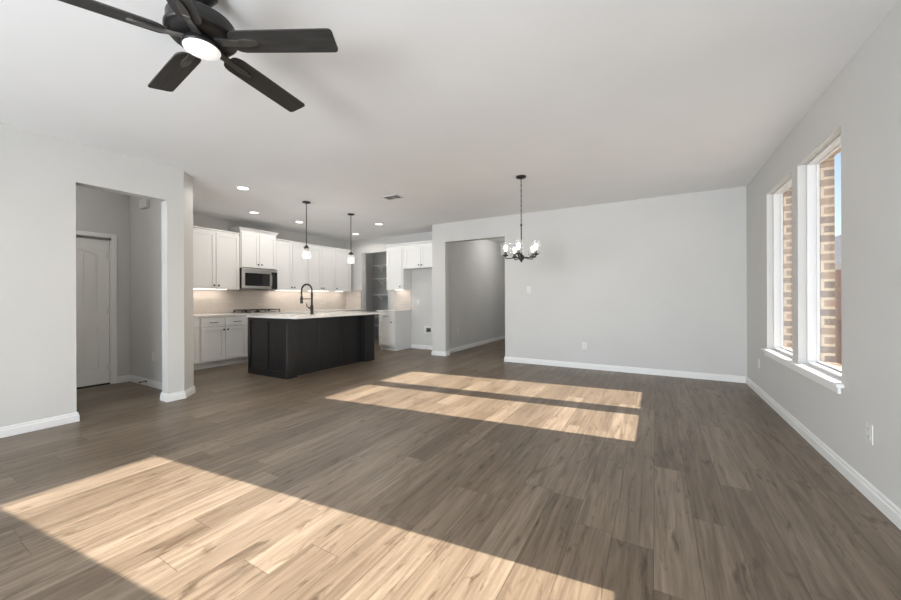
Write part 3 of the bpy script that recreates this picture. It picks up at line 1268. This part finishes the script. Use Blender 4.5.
# pendants over the island
t = thing('pendant_light', 'black stem pendant with clear glass jar over the near end of the island', 'pendant light', (-4.835, 3.846, CZ), 0, 'island pendants')
MB().lathe([(.002, -.024), (.012, -.024), (.055, -.018), (.062, -.012), (.062, -.001), (.002, -.001)], 28).build('canopy', 'black', t)
MB().tube([(0, 0, -.022), (0, 0, -.70)], .0065, 8).build('stem', 'black', t)
MB().lathe([(.007, -.690), (.020, -.700), (.026, -.712), (.042, -.720), (.044, -.748), (.030, -.752), (.018, -.790), (0, -.790)], 24).build('socket_cap', 'black', t)
MB().lathe([(.040, -.742), (.047, -.755), (.062, -.775), (.066, -.800), (.066, -.880), (.060, -.905), (.050, -.912)], 28, caps=False).build('glass_shade', 'shade', t)
MB().lathe([(.012, -.790), (.016, -.806), (.022, -.830), (.023, -.850), (.020, -.874), (.008, -.884), (0, -.885)], 18).build('bulb', 'bulb', t)
point(t, (0, 0, -.96), 4, .05, (1, .93, .85))
t2 = copy_tree(t)
t2.location = (-4.830, 4.809, CZ)
t2['label'] = 'black stem pendant with clear glass jar over the far end of the island'

# chandelier
CC = Vector((-1.476, 4.413, 0))
t = thing('chandelier', 'black five-arm chandelier with clear glass cylinder shades in the dining area', 'chandelier', (CC.x, CC.y, CZ), 0)
MB().lathe([(.002, -.034), (.010, -.034), (.020, -.026), (.058, -.020), (.064, -.012), (.064, -.001), (.002, -.001)], 28).build('canopy', 'black', t)
# chain of oval links
zz = -.036
k = 0
ch = MB()
while zz > -.60:
    pts = []
    for j in range(12):
        a = 2 * PI * j / 12
        u, w_ = .0085 * math.cos(a), .019 * math.sin(a)
        pts.append((u, 0, zz - .019 + w_) if k % 2 == 0 else (0, u, zz - .019 + w_))
    ch.tube(pts, .0022, 6, closed=True)
    zz -= .0315
    k += 1
ch.build('chain', 'black', t)
MB().tube([(0, 0, -.04), (.003, .002, -.2), (-.003, .001, -.4), (0, 0, zz - .02)], .002, 6).build('cord', 'black', t)
mb = MB()
mb.lathe([(.002, zz + .004), (.012, zz - .002), (.015, zz - .02), (.008, zz - .034), (.0075, -.985), (.013, -.99), (.022, -1.0), (.034, -1.012), (.036, -1.05), (.024, -1.062),
          (.012, -1.07), (.014, -1.082), (.008, -1.09), (0, -1.092)], 24)
mb.build('centre_column', 'black', t)
Rt = Vector((math.cos(TH), math.sin(TH), 0))
Nr = Vector((math.sin(TH), -math.cos(TH), 0))
sock = None
for k in range(5):
    ph = R(-21 + 72 * k)
    u = Rt * math.sin(ph) + Nr * math.cos(ph)
    Lr = .198
    pts = [(u.x * r_, u.y * r_, z) for r_, z in ((.03, -1.03), (.08, -1.035), (.15, -1.04), (Lr - .012, -1.042), (Lr, -1.034), (Lr, -1.015))]
    arm = MB().tube(pts, .0065, 8).build('arm', 'black', t)
    mt = Matrix.Translation((u.x * Lr, u.y * Lr, 0))
    MB().lathe([(.008, -1.018), (.034, -1.010), (.036, -1.000), (.018, -.996), (.018, -.955), (0, -.955)], 20, mt).build('socket', 'black', arm)
    MB().lathe([(.036, -.9985), (.057, -.994), (.060, -.985), (.061, -.845), (.062, -.838)], 28, mt, caps=False).build('glass_shade', 'shade', arm)
    MB().lathe([(.012, -.955), (.016, -.940), (.022, -.915), (.023, -.900), (.020, -.880), (.008, -.870), (0, -.869)], 18, mt).build('bulb', 'bulb', arm)

# ceiling fan
FX, FY, FZ = -1.956, .944, 2.476
t = thing('ceiling_fan', 'black five-blade ceiling fan with round white light near the camera', 'ceiling fan', (FX, FY, CZ), 0)
b0 = FZ - CZ
MB().lathe([(.002, -.072), (.020, -.072), (.045, -.058), (.066, -.030), (.070, -.012), (.070, -.001), (.002, -.001)], 36).build('canopy', 'black', t)
MB().lathe([(.014, -.070), (.014, b0 + .14), (.024, b0 + .135), (.024, b0 + .118)], 20).build('downrod', 'black', t)
MB().lathe([(.002, b0 + .120), (.050, b0 + .118), (.115, b0 + .110), (.140, b0 + .100), (.146, b0 + .092), (.146, b0 + .045), (.154, b0 + .040),
            (.154, b0 + .028), (.146, b0 + .020), (.138, b0 + .018), (.134, b0 + .006), (.085, b0 + .004), (.002, b0 + .004)], 56).build('motor_housing', 'black', t)
mb = MB()
mb.lathe([(.002, b0 + .003), (.070, b0 + .003), (.074, b0 - .004), (.076, b0 - .014), (.083, b0 - .018), (.085, b0 - .030), (.082, b0 - .034), (.002, b0 - .034)], 40)
mb.build('light_fitter', 'black', t)
MB().lathe([(.080, b0 - .0345), (.078, b0 - .040), (.062, b0 - .046), (.035, b0 - .049), (0, b0 - .050)], 40).build('light_lens', 'fanlight', t)


def fan_blade():
    mb = MB()
    outl = []
    L0, L1 = .145, .665
    prof = [(L0, .032), (L0 + .008, .044), (L0 + .025, .054), (L0 + .05, .059), (.35, .061), (.60, .063), (L1 - .022, .063)]
    up_ = [(x, w_) for x, w_ in prof]
    for k in range(7):
        a = PI / 2 * k / 6
        up_.append((L1 - .02 + .02 * math.sin(a), .063 - .02 + .02 * math.cos(a)))
    poly = up_ + [(x, -w_) for x, w_ in up_[::-1]]
    n = len(poly)
    th = .0035
    v = [(x, y_, -th) for x, y_ in poly] + [(x, y_, th) for x, y_ in poly]
    f = [list(range(n))[::-1], list(range(n, 2 * n))] + [(i, (i + 1) % n, (i + 1) % n + n, i + n) for i in range(n)]
    return mb.add(v, f)


def fan_iron():
    mb = MB()
    # tapered arm plus an oval plate lying under the blade root
    mb.add([(.07, -.020, -.004), (.07, .020, -.004), (.19, .014, -.014), (.19, -.014, -.014), (.07, -.020, .006), (.07, .020, .006), (.19, .014, -.004), (.19, -.014, -.004)],
           [(0, 1, 2, 3), (7, 6, 5, 4), (0, 4, 5, 1), (1, 5, 6, 2), (2, 6, 7, 3), (3, 7, 4, 0)])
    pts = []
    for k in range(20):
        a = 2 * PI * k / 20
        pts.append((.225 + .060 * math.cos(a), .019 * math.sin(a) * (1 - .15 * math.cos(a))))
    n = 20
    v = [(x, y_, -.012) for x, y_ in pts] + [(x, y_, -.0038) for x, y_ in pts]
    mb.add(v, [list(range(n))[::-1], list(range(n, 2 * n))] + [(i, (i + 1) % n, (i + 1) % n + n, i + n) for i in range(n)])
    return mb


bl0 = None
for k in range(5):
    a = R(28.9 + 72 * k)
    if bl0 is None:
        bl0 = fan_blade().build('blade', 'blade', t)
        ir0 = fan_iron().build('blade_iron', 'iron', bl0)
        b_ = bl0
    else:
        b_ = bl0.copy()
        COL.objects.link(b_)
        b_.parent = t
        i_ = ir0.copy()
        COL.objects.link(i_)
        i_.parent = b_
    b_.location = (0, 0, b0)
    b_.rotation_euler = (Matrix.Rotation(a, 4, 'Z') @ Matrix.Rotation(R(-12), 4, 'X')).to_euler()

# ================================================================ beyond the windows
t = thing('neighbour_house', 'red brick neighbouring house with dark shingle roof seen through the nearer window', 'house', (12, 26, -.4), 0)
MB().box(-7, 7, -4, 4, 0, 2.75).build('wall', 'brick_far', t)
mb = MB()
mb.add([(-7.4, -4.4, 3.0), (7.4, -4.4, 3.0), (7.4, 4.4, 3.0), (-7.4, 4.4, 3.0), (-3.2, 0, 5.0), (3.2, 0, 5.0)],
       [(0, 1, 5, 4), (1, 2, 5), (2, 3, 4, 5), (3, 0, 4), (3, 2, 1, 0)])
mb.build('roof', 'roof', t)
MB().box(-7.4, 7.4, -4.4, 4.4, 2.751, 2.999).build('fascia', 'fascia', t)
t = thing('garden_fence', 'brown board fence low outside beyond the nearer window', 'fence', (2.4, 8.2, -.4), 0)
mb = MB()
for k in range(24):
    mb.box(k * .15 - .6, k * .15 - .6 + .142, 0, .02, 0, 1.22)
mb.build('fence_boards', 'fence', t)
mb = MB()
mb.box(-.6, 3.0, .021, .06, .12, .2)
mb.box(-.6, 3.0, .021, .06, .7, .78)
mb.build('fence_rail', 'fence', t)
